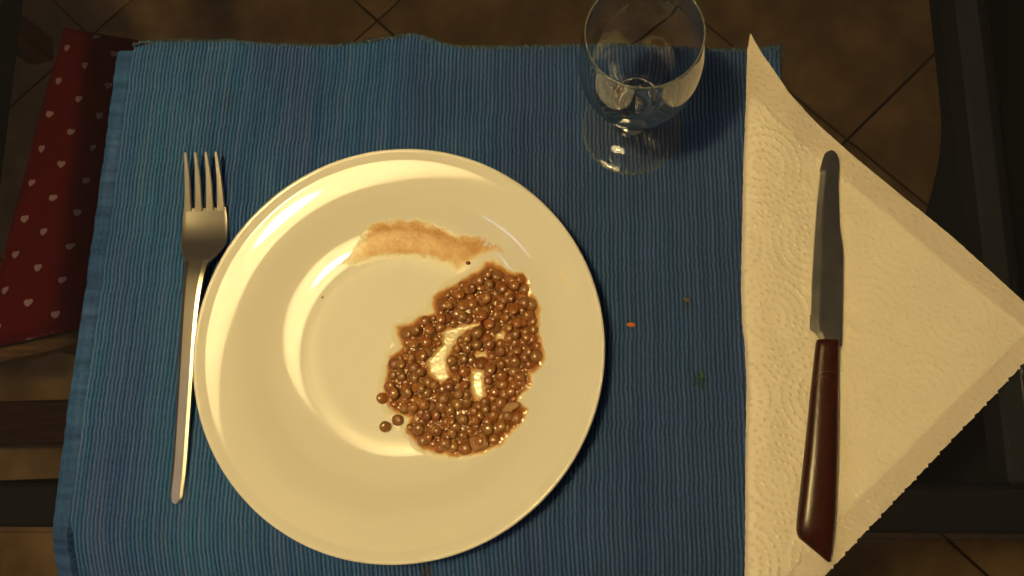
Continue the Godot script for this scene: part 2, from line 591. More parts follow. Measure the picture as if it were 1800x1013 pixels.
func build_chair() -> void:
	var turn := deg_to_rad(10.0)
	var c := Vector3(-390, 0, -310)
	var t := thing("wooden_chair", "dark wooden chair tucked under the table's left end, holding the red cushion", "chair", Vector3(c.x, -750, c.z))
	var s := Shape.new()
	prism(s, [seat_point(-1, -1, 0.03), seat_point(-1, 1, 0.03), seat_point(1, 1, 0.07), seat_point(1, -1, 0.07)], -332.0, -314.0)
	build("seat", s, M.seat_wood, t)
	for q in [[-0.9, -0.85], [-0.9, 0.85], [0.88, -0.85], [0.88, 0.85]]:
		s = Shape.new()
		var p := seat_point(q[0], q[1])
		box(s, p + Vector3(-15, -750, -15), p + Vector3(15, -332.5, 15), 3.0, turn, p)
		build("leg", s, M.dark_wood, t)
	s = Shape.new()
	prism(s, [seat_point(0.84, -0.74), seat_point(0.84, 0.74), seat_point(0.92, 0.74), seat_point(0.92, -0.74)], -390.0, -332.6)
	build("apron", s, M.dark_wood, t)
	s = Shape.new(); box(s, Vector3(-860, -700, -84), Vector3(-300, -640, -22), 4.0, 0.02, Vector3(-560, 0, -50))
	build("stretcher", s, M.dark_wood, t)
	for q in [-0.9, 0.86]:
		s = Shape.new()
		var p := seat_point(q, -1.27)
		box(s, p + Vector3(-15, -334, -15), p + Vector3(15, 120, 15), 3.0, turn, p)
		build("back_post", s, M.dark_wood, t)
	s = Shape.new()
	prism(s, [seat_point(-1.25, -1.20), seat_point(-1.25, -1.14), seat_point(0.8, -1.14), seat_point(0.8, -1.20)], -250.0, 130.0)
	build("backrest", s, M.dark_wood, t)  # unseen panel, made solid and long so its shadow darkens the far left floor
	# the cushion lying on it: a puffed square of printed cotton
	var cu := thing("red_cushion", "red cushion printed with small white hearts, seen through the glass at left", "cushion", Vector3(c.x, -314, c.z))
	s = Shape.new()
	var n := 60
	for side in [1.0, -1.0]:
		s.grid(n + 1, n + 1, func(i: int, j: int):
			var u := 2.0 * i / n - 1.0
			var w := 2.0 * j / n - 1.0
			var k := pow(maxf(0.0, (1.0 - pow(absf(u), 9.0)) * (1.0 - pow(absf(w), 9.0))), 0.5)
			var p := seat_point(u, w)
			p.y = -296.0 + side * 17.0 * k
			if side > 0.0:
				p.y += (2.5 * noise.get_noise_2d(w * 60.0, u * 60.0) + 5.0 * noise.get_noise_2d(w * 22.0 + 9.0, u * 14.0)) * k
			return p, false, null, func(i: int, j: int): return Vector2((2.0 * j / n - 1.0) * 185.0 / 58.0 + 0.1, (2.0 * i / n - 1.0) * 170.0 / 37.0 + 0.1))
	build("cover", s, M.heart_print, cu, "none")
	s = Shape.new()
	var ring := []
	for k in 120:
		var a := TAU * k / 120.0
		var p := seat_point(signf(sin(a)) * pow(absf(sin(a)), 0.2) * 0.99, signf(cos(a)) * pow(absf(cos(a)), 0.2) * 0.99)
		ring.append(p + Vector3(0, -296, 0))
	s.grid(120, 8, func(i: int, j: int):
		var b := TAU * j / 8.0
		var p: Vector3 = ring[i]
		var outward := (p - c) * Vector3(1, 0, 1)
		return p + outward.normalized() * 3.0 * cos(b) + Vector3(0, 3.0 * sin(b), 0), true)
	for j in 8:
		s.quad(119 * 8 + j, 119 * 8 + (j + 1) % 8, (j + 1) % 8, j)
	build("piping", s, M.heart_print, cu)


func mat_left(z: float) -> float:
	return linear([-265.0, -301.8, -197.0, -306.9, -100.0, -310.6, -40.0, -313.5, 20.0, -315.5, 38.0, -316.0, 105.0, -308.0], z) + 0.6 * noise.get_noise_2d(z * 0.6, 3.0)


func mat_far(x: float) -> float:
	return linear([-302.0, -262.5, -285.0, -266.0, -230.0, -267.0, -195.0, -263.0, -157.0, -259.5, -140.0, -260.5, -108.6, -263.3, -95.0, -259.0, -79.0, -255.2, -6.5, -251.8, 60.0, -249.0, 102.0, -246.5, 123.0, -247.5], x) + 0.5 * noise.get_noise_2d(x * 0.9, 9.0)


func mat_color(x: float, z: float, rib: float) -> Color:
	var big := noise.get_noise_2d(x * 0.10 + 11.0, z * 0.022)
	var streak := noise.get_noise_2d(rib * 9.0, z * 0.05 + 300.0)
	var per := noise.get_noise_2d(rib * 57.0, 700.0)
	var fine := noise.get_noise_2d(x * 5.0, z * 2.6 + 90.0)
	var col := Color(0.058, 0.145, 0.46).lerp(Color(0.064, 0.215, 0.58), clampf(0.45 + 0.9 * big + 0.12 * per, 0.0, 1.0))
	col = col.lerp(Color(0.140, 0.175, 0.43), clampf(0.3 + 0.5 * per + 0.5 * streak, 0.0, 0.7) * 0.55)
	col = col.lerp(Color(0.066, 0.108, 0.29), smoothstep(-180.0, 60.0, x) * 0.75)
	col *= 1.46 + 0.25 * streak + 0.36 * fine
	# stains in the cloth; the wide one is dye plus painted fold shade
	for st in [[-91.0, 62.5, 4.0, 0.13, 0.085, 0.03, 0.75], [66.0, -44.0, 6.0, 0.05, 0.10, 0.06, 0.55], [61.0, -88.0, 4.0, 0.09, 0.09, 0.06, 0.5], [-80.0, -222.0, 24.0, 0.05, 0.10, 0.22, 0.25], [-225.0, -225.0, 10.0, 0.12, 0.2, 0.36, 0.35]]:
		var d: float = Vector2(x - st[0], (z - st[1]) * 0.8).length() + 3.0 * noise.get_noise_2d(x * 3.0, z * 3.0)
		col = col.lerp(Color(st[3], st[4], st[5]), st[6] * smoothstep(st[2], st[2] * 0.3, d))
	return col


func build_placemat() -> void:
	var t := thing("placemat", "ribbed blue cotton placemat under the plate, fork and glass", "placemat", Vector3(-95, 0.4, -80))
	var ribs := 170
	var per := 8
	var cols := ribs * per + 1
	var rows := 240
	var hem := 11.5
	var place := func(i: int, j: int) -> Vector3:
		var f := float(j) / (cols - 1)
		var g := float(i) / (rows - 1)
		var x := lerpf(-300.0, 123.0, f)
		var z := lerpf(mat_far(x), 108.0, g)
		var left := mat_left(z) + hem
		x = lerpf(left, 123.0 + 0.5 * noise.get_noise_2d(z, 40.0), f)
		x += 0.9 * noise.get_noise_2d(x * 0.05 + 20.0, z * 0.16) * sin(PI * f)
		return Vector3(x, 0.0, z)
	var s := Shape.new()
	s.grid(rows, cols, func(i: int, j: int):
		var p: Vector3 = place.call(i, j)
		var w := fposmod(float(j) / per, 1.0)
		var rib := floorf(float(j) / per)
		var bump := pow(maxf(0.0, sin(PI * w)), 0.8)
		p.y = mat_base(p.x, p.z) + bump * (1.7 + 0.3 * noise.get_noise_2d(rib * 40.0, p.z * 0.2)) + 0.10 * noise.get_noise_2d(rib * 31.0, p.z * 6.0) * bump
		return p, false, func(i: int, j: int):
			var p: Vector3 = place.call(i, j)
			var w := fposmod(float(j) / per, 1.0)   # rib valleys painted darker, their shade put into the colour
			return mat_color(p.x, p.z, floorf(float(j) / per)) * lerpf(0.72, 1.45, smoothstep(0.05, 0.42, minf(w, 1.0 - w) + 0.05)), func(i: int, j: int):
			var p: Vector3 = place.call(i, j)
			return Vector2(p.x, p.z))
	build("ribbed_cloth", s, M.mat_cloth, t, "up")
	# its underside and cut ends
	s = Shape.new()
	var rim := []
	for k in 60:
		var x := lerpf(-291.0, 123.0, k / 59.0)
		rim.append(Vector2(x, mat_far(x)))
	for k in 60:
		var z := lerpf(-246.0, 108.0, k / 59.0)
		rim.append(Vector2(123.0, z))
	s.grid(2, rim.size(), func(i: int, j: int):
		var q: Vector2 = rim[j]
		return Vector3(q.x, maxf(mat_base(q.x, q.y) + 0.4 - i * 1.6, 0.3) if q.y < 44.0 else mat_base(q.x, q.y) + 0.4 - i * 1.6, q.y), false, func(i: int, j: int): return mat_color(rim[j].x, rim[j].y, j * 0.7))
	build("cut_edge", s, M.mat_cloth, t, "none")
	# left hem: a doubled, sewn strip, puckered by its seam; near the table's front edge it rolls open
	s = Shape.new()
	var hr := 300
	var across := 13
	s.grid(hr, across, func(i: int, j: int):
		var g := float(i) / (hr - 1)
		var z := lerpf(mat_far(-300.0) + 1.2, 108.0, g)
		var f := float(j) / (across - 1)
		var open := smoothstep(22.0, 52.0, z)
		var wide := hem + 0.4 - 1.0 * smoothstep(30.0, 44.0, z) + 4.0 * open
		var x := mat_left(z) + f * wide
		var pucker := noise.get_noise_2d(z * 1.6, 77.0) + 0.6 * noise.get_noise_2d(z * 3.6, 12.0)
		var y := mat_base(x, z) + 2.3 * pow(maxf(0.0, sin(PI * pow(f, 0.8))), 0.45) + 1.5 * pucker * sin(PI * f) - 1.1
		if f > 0.0 and f < 1.0:
			y += 0.12 * sin(x * 2.56 + 0.4 * pucker)
		y += open * 7.0 * pow(f, 1.6) * (1.0 if f < 0.97 else -0.05)
		return Vector3(x, y, z), false, func(i: int, j: int):
			var z := lerpf(-262.0, 108.0, float(i) / (hr - 1))
			return mat_color(-315.0 + j, z * 1.4, 900.0 + j * 0.3) * (0.92 + 0.3 * noise.get_noise_2d(i * 1.2, 77.0)), func(i: int, j: int): return Vector2(j * 1.0, i * 1.23))  # light and dark of the puckers are put into the colour
	build("left_hem", s, M.mat_cloth, t, "up")
	# overlocked far edge: a row of small pale loops
	s = Shape.new()
	var x := -290.0
	while x < 123.0:
		var zz := mat_far(x)
		var d := rng.randf()
		var col := Color(0.10, 0.20, 0.36).lerp(Color(0.20, 0.26, 0.33), rng.randf()) * (0.8 + 0.4 * d)
		blob(s, Vector3(x, mat_base(x, zz) + 0.9 + 0.3 * d, zz - 0.2 - 0.9 * rng.randf()), Vector3(0.75 + 0.3 * d, 0.8, 1.4 + 0.5 * rng.randf()), 5, 6, 0.2, col, Basis(Vector3.UP, rng.randf_range(-0.8, 0.4)))
		x += 1.35 + 0.5 * rng.randf()
	tag(build("edge_stitching", s, M.mat_cloth, t), "", "", "", "stuff")
	# frayed threads at the far right corner and one loose thread at the far left
	s = Shape.new()
	for k in 26:
		var a := Vector3(rng.randf_range(113.0, 124.0), 0, 0)
		a.z = mat_far(a.x) + 1.0
		a.y = mat_base(a.x, a.z) + 0.8
		if k > 16:
			a = Vector3(123.0, 1.0, rng.randf_range(-246.0, -236.0))
		var b := a + Vector3(rng.randf_range(1.0, 5.5), rng.randf_range(-0.6, 1.2), rng.randf_range(-3.0, 0.5) if k <= 16 else rng.randf_range(-1.0, 2.0))
		var mid := (a + b) * 0.5 + Vector3(0, 0.5, -0.5)
		var col := Color(0.09, 0.19, 0.34) * rng.randf_range(0.7, 1.3)
		thread(s, [a, mid, b], 0.16, col)
	thread(s, [Vector3(-285, 2.5, -266), Vector3(-272, 4, -269.5), Vector3(-258, 4.5, -271), Vector3(-243, 3.5, -270), Vector3(-238, 2.5, -267)], 0.13, Color(0.2, 0.2, 0.2))
	tag(build("loose_threads", s, M.mat_cloth, t, "none"), "", "", "", "stuff")


func thread(s: Shape, points: Array, r: float, col: Color) -> void:
	var c := Curve3D.new()
	for k in points.size():
		var a: Vector3 = points[maxi(k - 1, 0)]
		var b: Vector3 = points[mini(k + 1, points.size() - 1)]
		c.add_point(points[k], (a - b) / 6.0, (b - a) / 6.0)
	var n := 4 * points.size()
	s.grid(n + 1, 5, func(i: int, j: int):
		var p := c.sample_baked(c.get_baked_length() * i / n, true)
		var b := TAU * j / 5.0
		return p + Vector3(0.4 * r * cos(b), r * sin(b), r * cos(b)), true, func(_i, _j): return col)


func build_plate() -> void:
	var slopes := [0.0, 0.0, 40.0, 0.0, 54.0, 0.012, 60.0, 0.06, 64.0, 0.13, 76.0, 0.28, 83.0, 0.58, 91.0, 0.58, 97.5, 0.38, 100.0, 0.30, 107.0, 0.25, 112.3, 0.22, 113.6, 0.40, 118.0, 0.42, 122.0, 0.42]
	var y := 3.6
	for k in 246:
		plate_y.append(y)
		y += 0.5 * linear(slopes, k * 0.5 + 0.25)
	var prof := [Vector2(0, plate_y[0])]
	for k in range(1, 236):
		prof.append(Vector2(k * 0.5, plate_y[k]))
	var top: float = plate_y[236]
	for k in 13:   # the rounded lip
		var a := PI * k / 12.0
		prof.append(Vector2(118.2 + 1.5 * sin(a), top - 1.5 + 1.5 * cos(a)))
	for p in [[116.0, -3.7], [108.0, -5.4], [100.0, -7.4], [92.0, -11.0]]:
		prof.append(Vector2(p[0], top + p[1]))
	for p in [[84.0, 3.2], [77.0, 1.2], [71.0, 0.8], [69.5, 0.1], [66.5, 0.0], [65.0, 0.5], [64.0, 1.6], [30.0, 1.8], [0.0, 1.8]]:
		prof.append(Vector2(p[0], p[1]))
	var t := thing("dinner_plate", "round cream white dinner plate with wide rim, in the middle of the mat", "plate", Vector3(PLATE_X, PLATE_Y, PLATE_Z))
	var s := Shape.new()
	for k in prof.size():
		prof[k].x *= 0.992
	lathe(s, prof, 220, Vector3(PLATE_X, PLATE_Y, PLATE_Z))
	build("plate_body", s, M.ceramic, t)


func build_food() -> void:
	var ramp := func(a: float) -> Color:
		var stops := [Color(0.79, 0.76, 0.70), Color(0.77, 0.70, 0.52), Color(0.68, 0.42, 0.19), Color(0.50, 0.22, 0.075), Color(0.16, 0.043, 0.010)]
		var q := clampf(a, 0.0, 1.0) * 4.0
		var k := mini(int(q), 3)
		return (stops[k] as Color).lerp(stops[k + 1], q - k)
	# the thin sauce: a smear round the well and the puddle under the pile
	var hole := func(x: float, z: float) -> float:
		return maxf(maxf(inside(HOLE_A, x, z), inside(HOLE_B, x, z)), maxf(inside(HOLE_C, x, z), inside(HOLE_D, x, z)))
	var foam := FastNoiseLite.new()
	foam.seed = 5
	foam.noise_type = FastNoiseLite.TYPE_CELLULAR
	foam.frequency = 0.42
	var cresc := func(x: float, z: float) -> float:   # how far inside the upper smear
		return smoothstep(-104.0, -116.0, z + 0.25 * (x + 80.0) * 0.4)
	var s: Shape
	for part in 2:   # 0: the dried smear, 1: the wet puddle under the lentils
		s = Shape.new()
		sheet(s, -152.0, -146.0, -14.0, 10.0, 0.6, func(x: float, z: float):
			var v := inside(SMEAR, x, z) + 1.6 * noise.get_noise_2d(x * 1.1, z * 1.1) + 0.8
			var dq := inside(PILE, x, z) + 5.0
			return minf(v, dq if part == 1 else -dq), func(x: float, z: float, d: float):
			var sm: float = cresc.call(x, z)
			var y := 0.03 + 0.16 * smoothstep(0.0, 2.5, d)
			var dp := inside(PILE, x, z) + 1.3 * noise.get_noise_2d(x * 0.8 + 7.0, z * 0.8)
			y += 1.5 * smoothstep(-3.0, 2.5, dp)
			if dp > 1.0:
				y -= 1.25 * smoothstep(-1.8, 2.2, hole.call(x, z) + 0.9 * noise.get_noise_2d(x * 2.2, z * 2.2))
			var edge := smoothstep(9.0, 4.0, d) * smoothstep(0.2, 1.6, d) * sm * smoothstep(70.0, 75.0, Vector2(x - PLATE_X, z - PLATE_Z).length())
			y += edge * 0.42 * (1.0 + foam.get_noise_2d(x, z))
			y += (0.05 + 0.35 * smoothstep(0.0, 3.0, dp) * (1.0 - smoothstep(-2.5, 0.5, hole.call(x, z) if dp > 0.0 else -9.0))) * noise.get_noise_2d(x * 4.0, z * 4.0) * smoothstep(0.0, 1.0, d)
			if dp > 0.0:
				y += 0.06 * smoothstep(0.0, 2.0, hole.call(x, z)) * noise.get_noise_2d(x * 1.5, z * 1.5)
			return plate_height(x, z) + y, func(x: float, z: float, d: float):
			var sm: float = cresc.call(x, z)
			var dp := inside(PILE, x, z) + 1.3 * noise.get_noise_2d(x * 0.8 + 7.0, z * 0.8)
			var a := (0.20 + 0.06 * noise.get_noise_2d(x * 0.9, z * 0.9)) * smoothstep(0.0, 3.5, d)
			var body := smoothstep(0.3, 7.0, d) * sm * smoothstep(-38.0, -64.0, x)
			a = lerpf(a, 0.60 + 0.10 * noise.get_noise_2d(x * 0.7, z * 0.7) + 0.07 * noise.get_noise_2d(x * 3.0, z * 3.0), body * smoothstep(-152.0, -128.0, x))
			a = maxf(a, lerpf(0.12, 0.78, smoothstep(-2.6, 0.8, dp)))
			if dp > 0.0:
				var hv: float = hole.call(x, z) + 0.9 * noise.get_noise_2d(x * 2.2, z * 2.2)
				a = lerpf(lerpf(a, 0.95, smoothstep(0.0, 3.0, dp)), 0.30, smoothstep(-1.8, 2.0, hv))
			var edge := smoothstep(9.0, 4.0, d) * sm * smoothstep(70.0, 75.0, Vector2(x - PLATE_X, z - PLATE_Z).length())
			a -= 0.12 * edge * foam.get_noise_2d(x, z)
			return ramp.call(a))
		if part == 0:
			tag(build("sauce_smear", s, M.sauce_dry, null, "up", Vector3(-80, PLATE_Y + 4, -60)), "thin orange brown sauce smeared in an arc across the upper plate", "sauce")
		else:
			tag(build("sauce_puddle", s, M.sauce, null, "up", Vector3(-70, PLATE_Y + 4, -55)), "wet brown sauce pooled under and around the lentils", "sauce")
	s = Shape.new()
	sheet(s, -20.0, -110.0, -4.0, -92.0, 0.5, func(x: float, z: float):
		return 1.0 - Vector2((x + 12.0) / 4.2, (z + 101.0) / 5.2).length() + 0.35 * noise.get_noise_2d(x * 3.0, z * 3.0), func(x: float, z: float, d: float):
		return plate_height(x, z) + 0.05 + 0.25 * smoothstep(0.0, 0.6, d), func(x: float, z: float, d: float):
		return ramp.call(0.22 * smoothstep(0.0, 0.7, d) + 0.06 * noise.get_noise_2d(x * 4.0, z * 4.0)))
	tag(build("sauce_drip", s, M.sauce, null, "up", Vector3(-12, PLATE_Y + 17, -101)), "pale dried drip of sauce on the plate's right rim", "sauce drip")
	# the lentils
	var kinds := []
	for k in 10:
		var q := Shape.new()
		var flat := rng.randf_range(0.42, 0.56)
		var dent := Vector3(rng.randf_range(-1, 1), rng.randf_range(-0.3, 0.6), rng.randf_range(-1, 1)).normalized()
		q.grid(13, 18, func(i: int, j: int):
			var a := PI * i / 12.0
			var b := TAU * j / 18.0
			var d := Vector3(sin(a) * cos(b), cos(a), sin(a) * sin(b))
			var r := 1.0 + 0.05 * noise.get_noise_3dv(d * 8.0 + Vector3(k * 9, 0, 0)) - 0.09 * smoothstep(0.82, 1.0, d.dot(dent))
			return Vector3(d.x, d.y * flat, d.z) * r * 1000.0, true)
		kinds.append(q.commit("out"))
	var placed := []
	var put := func(x: float, z: float, r: float, y: float, called: String, label: String) -> void:
		var o := MeshInstance3D.new()
		o.name = numbered(called)
		o.mesh = kinds[rng.randi() % kinds.size()]
		o.material_override = M["lentil_%d" % [0, 0, 1, 1, 2, 2, 3, 4][rng.randi() % 8]]
		add_child(o)
		var b := Basis(Vector3(rng.randf_range(-1, 1), 0, rng.randf_range(-1, 1)).normalized(), rng.randf_range(0.0, 0.42)) * Basis(Vector3.UP, rng.randf() * TAU)
		o.transform = Transform3D(b.scaled(Vector3.ONE * r * 0.001), mm(Vector3(x, y, z)))
		tag(o, label, "lentil", "cooked lentils on the plate" if called == "lentil" else "")
		placed.append([x, z, r, y])
	var where := func(x: float, z: float, r: float, on_top: bool) -> String:
		var lobe := "middle right"
		if z < -94.0: lobe = "topmost tip"
		elif z < -76.0: lobe = "upper lobe"
		elif x < -90.0: lobe = "upper left part" if z < -50.0 else "lower left part"
		elif z > -31.0: lobe = "bottom lobe" if x < -64.0 else "bottom right part"
		elif x < -68.0: lobe = "centre strip"
		var spot := "inside"
		if on_top: spot = "lying on top of others in"
		elif inside(PILE, x, z) < 6.0: spot = "at the outer edge of"
		elif hole.call(x, z) > -5.5: spot = "bordering the bare gap in"
		return "%s brown lentil %s the pile's %s" % ["large" if r > 3.1 else "small", spot, lobe]
	var stray := [[-115.3, -18.0, "lone brown lentil lying lowest at the left of the pile"], [-108.3, -21.7, "stray brown lentil just right of the lowest lone lentil"], [-117.6, -34.3, "brown lentil sticking out farthest left of the pile"]]
	for q in stray:
		put.call(q[0], q[1], 3.4, plate_height(q[0], q[1]) + 2.5, "stray_lentil", q[2])
	# chopped vegetables among them
	s = Shape.new()
	blob(s, Vector3(-56.5, PLATE_Y + 9.2, -77.6), Vector3(4.6, 2.2, 3.2), 10, 14, 0.55)
	tag(build("pepper_piece", s, M.pepper, null, "out", Vector3(-56, PLATE_Y + 8, -77)), "dark red scrap of vegetable skin among the lentils", "vegetable piece")
	placed.append([-56.5, -77.6, 3.4, PLATE_Y + 8.0])
	s = Shape.new()
	s.grid(17, 24, func(i: int, j: int):
		var a := PI * i / 16.0
		var b := TAU * j / 24.0
		var d := Vector3(sin(a) * cos(b), cos(a), sin(a) * sin(b))
		var q := Vector3(signf(d.x) * pow(absf(d.x), 0.5) * 5.3, signf(d.y) * pow(absf(d.y), 0.6) * 2.4, signf(d.z) * pow(absf(d.z), 0.5) * 4.4)
		q *= 1.0 + 0.10 * noise.get_noise_3dv(d * 6.0)
		return Vector3(-60, PLATE_Y + 10.0, -9) + Basis(Vector3(0.5, 0, 1).normalized(), 0.22) * (Basis(Vector3.UP, 0.35) * q), true)
	tag(build("onion_piece", s, M.onion, null, "out", Vector3(-60, PLATE_Y + 8, -9)), "square pale chunk of vegetable at the pile's bottom edge", "vegetable piece")
	placed.append([-60.0, -9.0, 5.0, PLATE_Y + 8.5])
	s = Shape.new()
	s.grid(17, 24, func(i: int, j: int):   # a rounded wedge
		var a := PI * i / 16.0
		var b := TAU * j / 24.0
		var d := Vector3(sin(a) * cos(b), cos(a), sin(a) * sin(b))
		var corner := 1.0 + 0.34 * cos(3.0 * (b + 0.5)) * sin(a)
		return Vector3(-44, PLATE_Y + 10.2, -28) + Basis(Vector3(0.3, 0, 1).normalized(), 0.2) * (Vector3(d.x * 6.2 * corner, signf(d.y) * pow(absf(d.y), 0.6) * 1.7, d.z * 4.2 * corner) * (1.0 + 0.08 * noise.get_noise_3dv(d * 5.0))), true)
	tag(build("onion_piece", s, M.onion, null, "out", Vector3(-44, PLATE_Y + 9, -28)), "triangular tan piece of vegetable at the right of the pile", "vegetable piece")
	placed.append([-44.0, -28.5, 5.0, PLATE_Y + 8.5])
	var count := 0
	for k in 9000:
		var x := rng.randf_range(-117.0, -23.0)
		var z := rng.randf_range(-114.0, -1.5)
		var r := lerpf(2.5, 3.95, pow(rng.randf(), 0.75))
		if k > 5200:
			r = rng.randf_range(1.9, 2.6)
		var dp := inside(PILE, x, z)
		if dp < r * 0.72 or hole.call(x, z) > -r * 0.55:
			continue
		var ok := true
		for q in placed:
			var need: float = 0.76 * (r + q[2])
			if absf(x - q[0]) < need and absf(z - q[1]) < need and Vector2(x - q[0], z - q[1]).length() < need:
				ok = false
				break
		if not ok:
			continue
		put.call(x, z, r, plate_height(x, z) + r * 0.48 + 0.3 + rng.randf() * 1.2, "lentil", where.call(x, z, r, false))
		count += 1
	var first := placed.size()
	for k in 3000:
		if count >= 292:
			break
		var x := rng.randf_range(-112.0, -28.0)
		var z := rng.randf_range(-110.0, -6.0)
		var r := rng.randf_range(2.5, 3.6)
		if inside(PILE, x, z) < 5.0 or hole.call(x, z) > -r * 0.9:
			continue
		var ok := true
		var y := 0.0
		for i in placed.size():
			var q: Array = placed[i]
			var d := Vector2(x - q[0], z - q[1]).length()
			if i >= first and d < 1.05 * (r + q[2]):
				ok = false
				break
			if i < first and d < r + q[2]:
				y = maxf(y, q[3] + 3.0 * (1.0 - pow(d / (r + q[2]), 2.0)) + 0.6)
		if ok and y > 0.0:
			put.call(x, z, r, y, "lentil", where.call(x, z, r, true))
			count += 1
	# crumbs
	for q in [[-68.2, -114.4, 1.3, "pepper", "tiny dark red crumb in the thin sauce above the pile"], [-156.3, -94.9, 0.55, "speck", "tiny dark speck on the plate's bare left half"]]:
		s = Shape.new()
		blob(s, Vector3(q[0], plate_height(q[0], q[1]) + 0.4, q[1]), Vector3(q[2] * 1.2, 0.6, q[2]), 6, 8, 0.6)
		tag(build("food_crumb", s, M[q[3]], null, "out", Vector3(q[0], plate_height(q[0], q[1]), q[1])), q[4], "crumb")
	s = Shape.new()
	blob(s, Vector3(26.5, 3.6, -76.6), Vector3(3.1, 0.8, 1.5), 8, 10, 0.9)
	tag(build("carrot_crumb", s, M.carrot, null, "out", Vector3(26.5, 3, -76.6)), "small orange crumb on the mat right of the plate", "crumb")
	for q in [[59.5, -90.9, "herb_brown", "olive brown herb flake on the mat below the glass"], [67.8, -47.5, "herb_green", "green herb flake on the mat near the napkin's folded edge"]]:
		s = Shape.new()
		for k in 4:
			blob(s, Vector3(q[0] + rng.randf_range(-1.6, 1.6), 3.2, q[1] + rng.randf_range(-1.6, 1.6)), Vector3(1.5, 0.3, 0.7), 5, 7, 0.8, Color.WHITE, Basis(Vector3.UP, rng.randf() * 3.0))
		tag(build("herb_flake", s, M[q[2]], null, "out", Vector3(q[0], 3, q[1])), q[3], "herb flake")


func build_fork() -> void:
	var t := thing("fork", "four tined stainless steel dinner fork left of the plate", "fork", Vector3(-240, 2.9, -80))
	var lift := [-190.0, 15.0, -180.0, 11.8, -165.0, 8.2, -150.0, 6.0, -141.0, 5.2, -133.0, 6.0, -126.0, 8.6, -118.0, 12.0, -108.0, 14.2, -90.0, 14.0, -60.0, 11.8, -20.0, 7.6, 27.0, 4.6]
	var left := [-160.0, -247.6, -152.0, -248.0, -144.0, -248.4, -131.0, -247.6, -126.0, -246.3, -121.0, -243.6, -117.0, -241.8, -110.0, -241.0, -86.8, -240.8, -55.6, -241.2, -21.8, -242.3, 7.9, -243.0, 21.0, -243.9]
	var right := [-160.0, -221.5, -152.0, -220.2, -144.0, -219.2, -131.0, -218.4, -126.0, -219.6, -121.0, -222.5, -117.0, -225.6, -110.0, -227.0, -86.8, -229.6, -55.6, -231.2, -21.8, -232.8, 7.9, -233.8, 21.0, -234.9]
	var stations := func(z0: float, z1: float, n: int, round_end: bool) -> Array:
		var out := []
		for k in n + 1:
			var z := lerpf(z0, z1, float(k) / n)
			var a := curve(left, z)
			var b := curve(right, z)
			var w := (b - a) * 0.5
			if round_end and z > z1 - 5.0:
				w *= sqrt(maxf(0.02, 1.0 - pow((z - z1 + 5.0) / 5.0, 2.0)))
			out.append({"at": Vector3((a + b) * 0.5, curve(lift, z), z), "w": w, "h": 1.0, "side": Vector3.RIGHT})
		return out
	var bar := [Vector2(-0.55, 1.25), Vector2(0.58, 1.25), Vector2(0.92, 0.72), Vector2(1.0, -0.3), Vector2(0.80, -1.25), Vector2(-0.80, -1.25), Vector2(-1.0, -0.3), Vector2(-0.88, 0.55)]
	var s := Shape.new()
	sweep(s, stations.call(-118.0, 26.0, 170, true), bar)
	build("handle", s, M.fork_steel, t)
	s = Shape.new()
	var dish := []
	for k in 13:
		var f := k / 6.0 - 1.0
		dish.append(Vector2(f * 0.97, 0.7 - 0.5 * (1.0 - f * f)))
	dish.append_array([Vector2(1.0, 0.35), Vector2(1.0, -0.4), Vector2(0.9, -0.9), Vector2(0.0, -1.3), Vector2(-0.9, -0.9), Vector2(-1.0, -0.4), Vector2(-1.0, 0.35)])
	sweep(s, stations.call(-153.0, -117.0, 40, false), dish, true)
	build("head", s, M.fork_steel, t)
	var roots := [-245.0, -237.9, -230.6, -223.5]
	var tips := [-245.6, -239.2, -232.4, -226.0]
	for k in 4:
		s = Shape.new()
		var out := []
		for i in 25:
			var f := i / 24.0
			var z := lerpf(-151.0, -187.0, f)
			var w := lerpf(2.75, 0.95, pow(f, 0.85))
			if i == 24:
				w *= 0.5
			out.append({"at": Vector3(lerpf(roots[k], tips[k], f * (0.7 + 0.3 * f)), curve(lift, z) + 0.1, z), "w": w, "h": lerpf(0.95, 0.75, f)})
		out.reverse()
		sweep(s, out, [Vector2(-0.75, 1.0), Vector2(0.75, 1.0), Vector2(1.0, 0.4), Vector2(1.0, -0.5), Vector2(0.6, -1.0), Vector2(-0.6, -1.0), Vector2(-1.0, -0.5), Vector2(-1.0, 0.4)])
		build("tine", s, M.fork_steel, t)


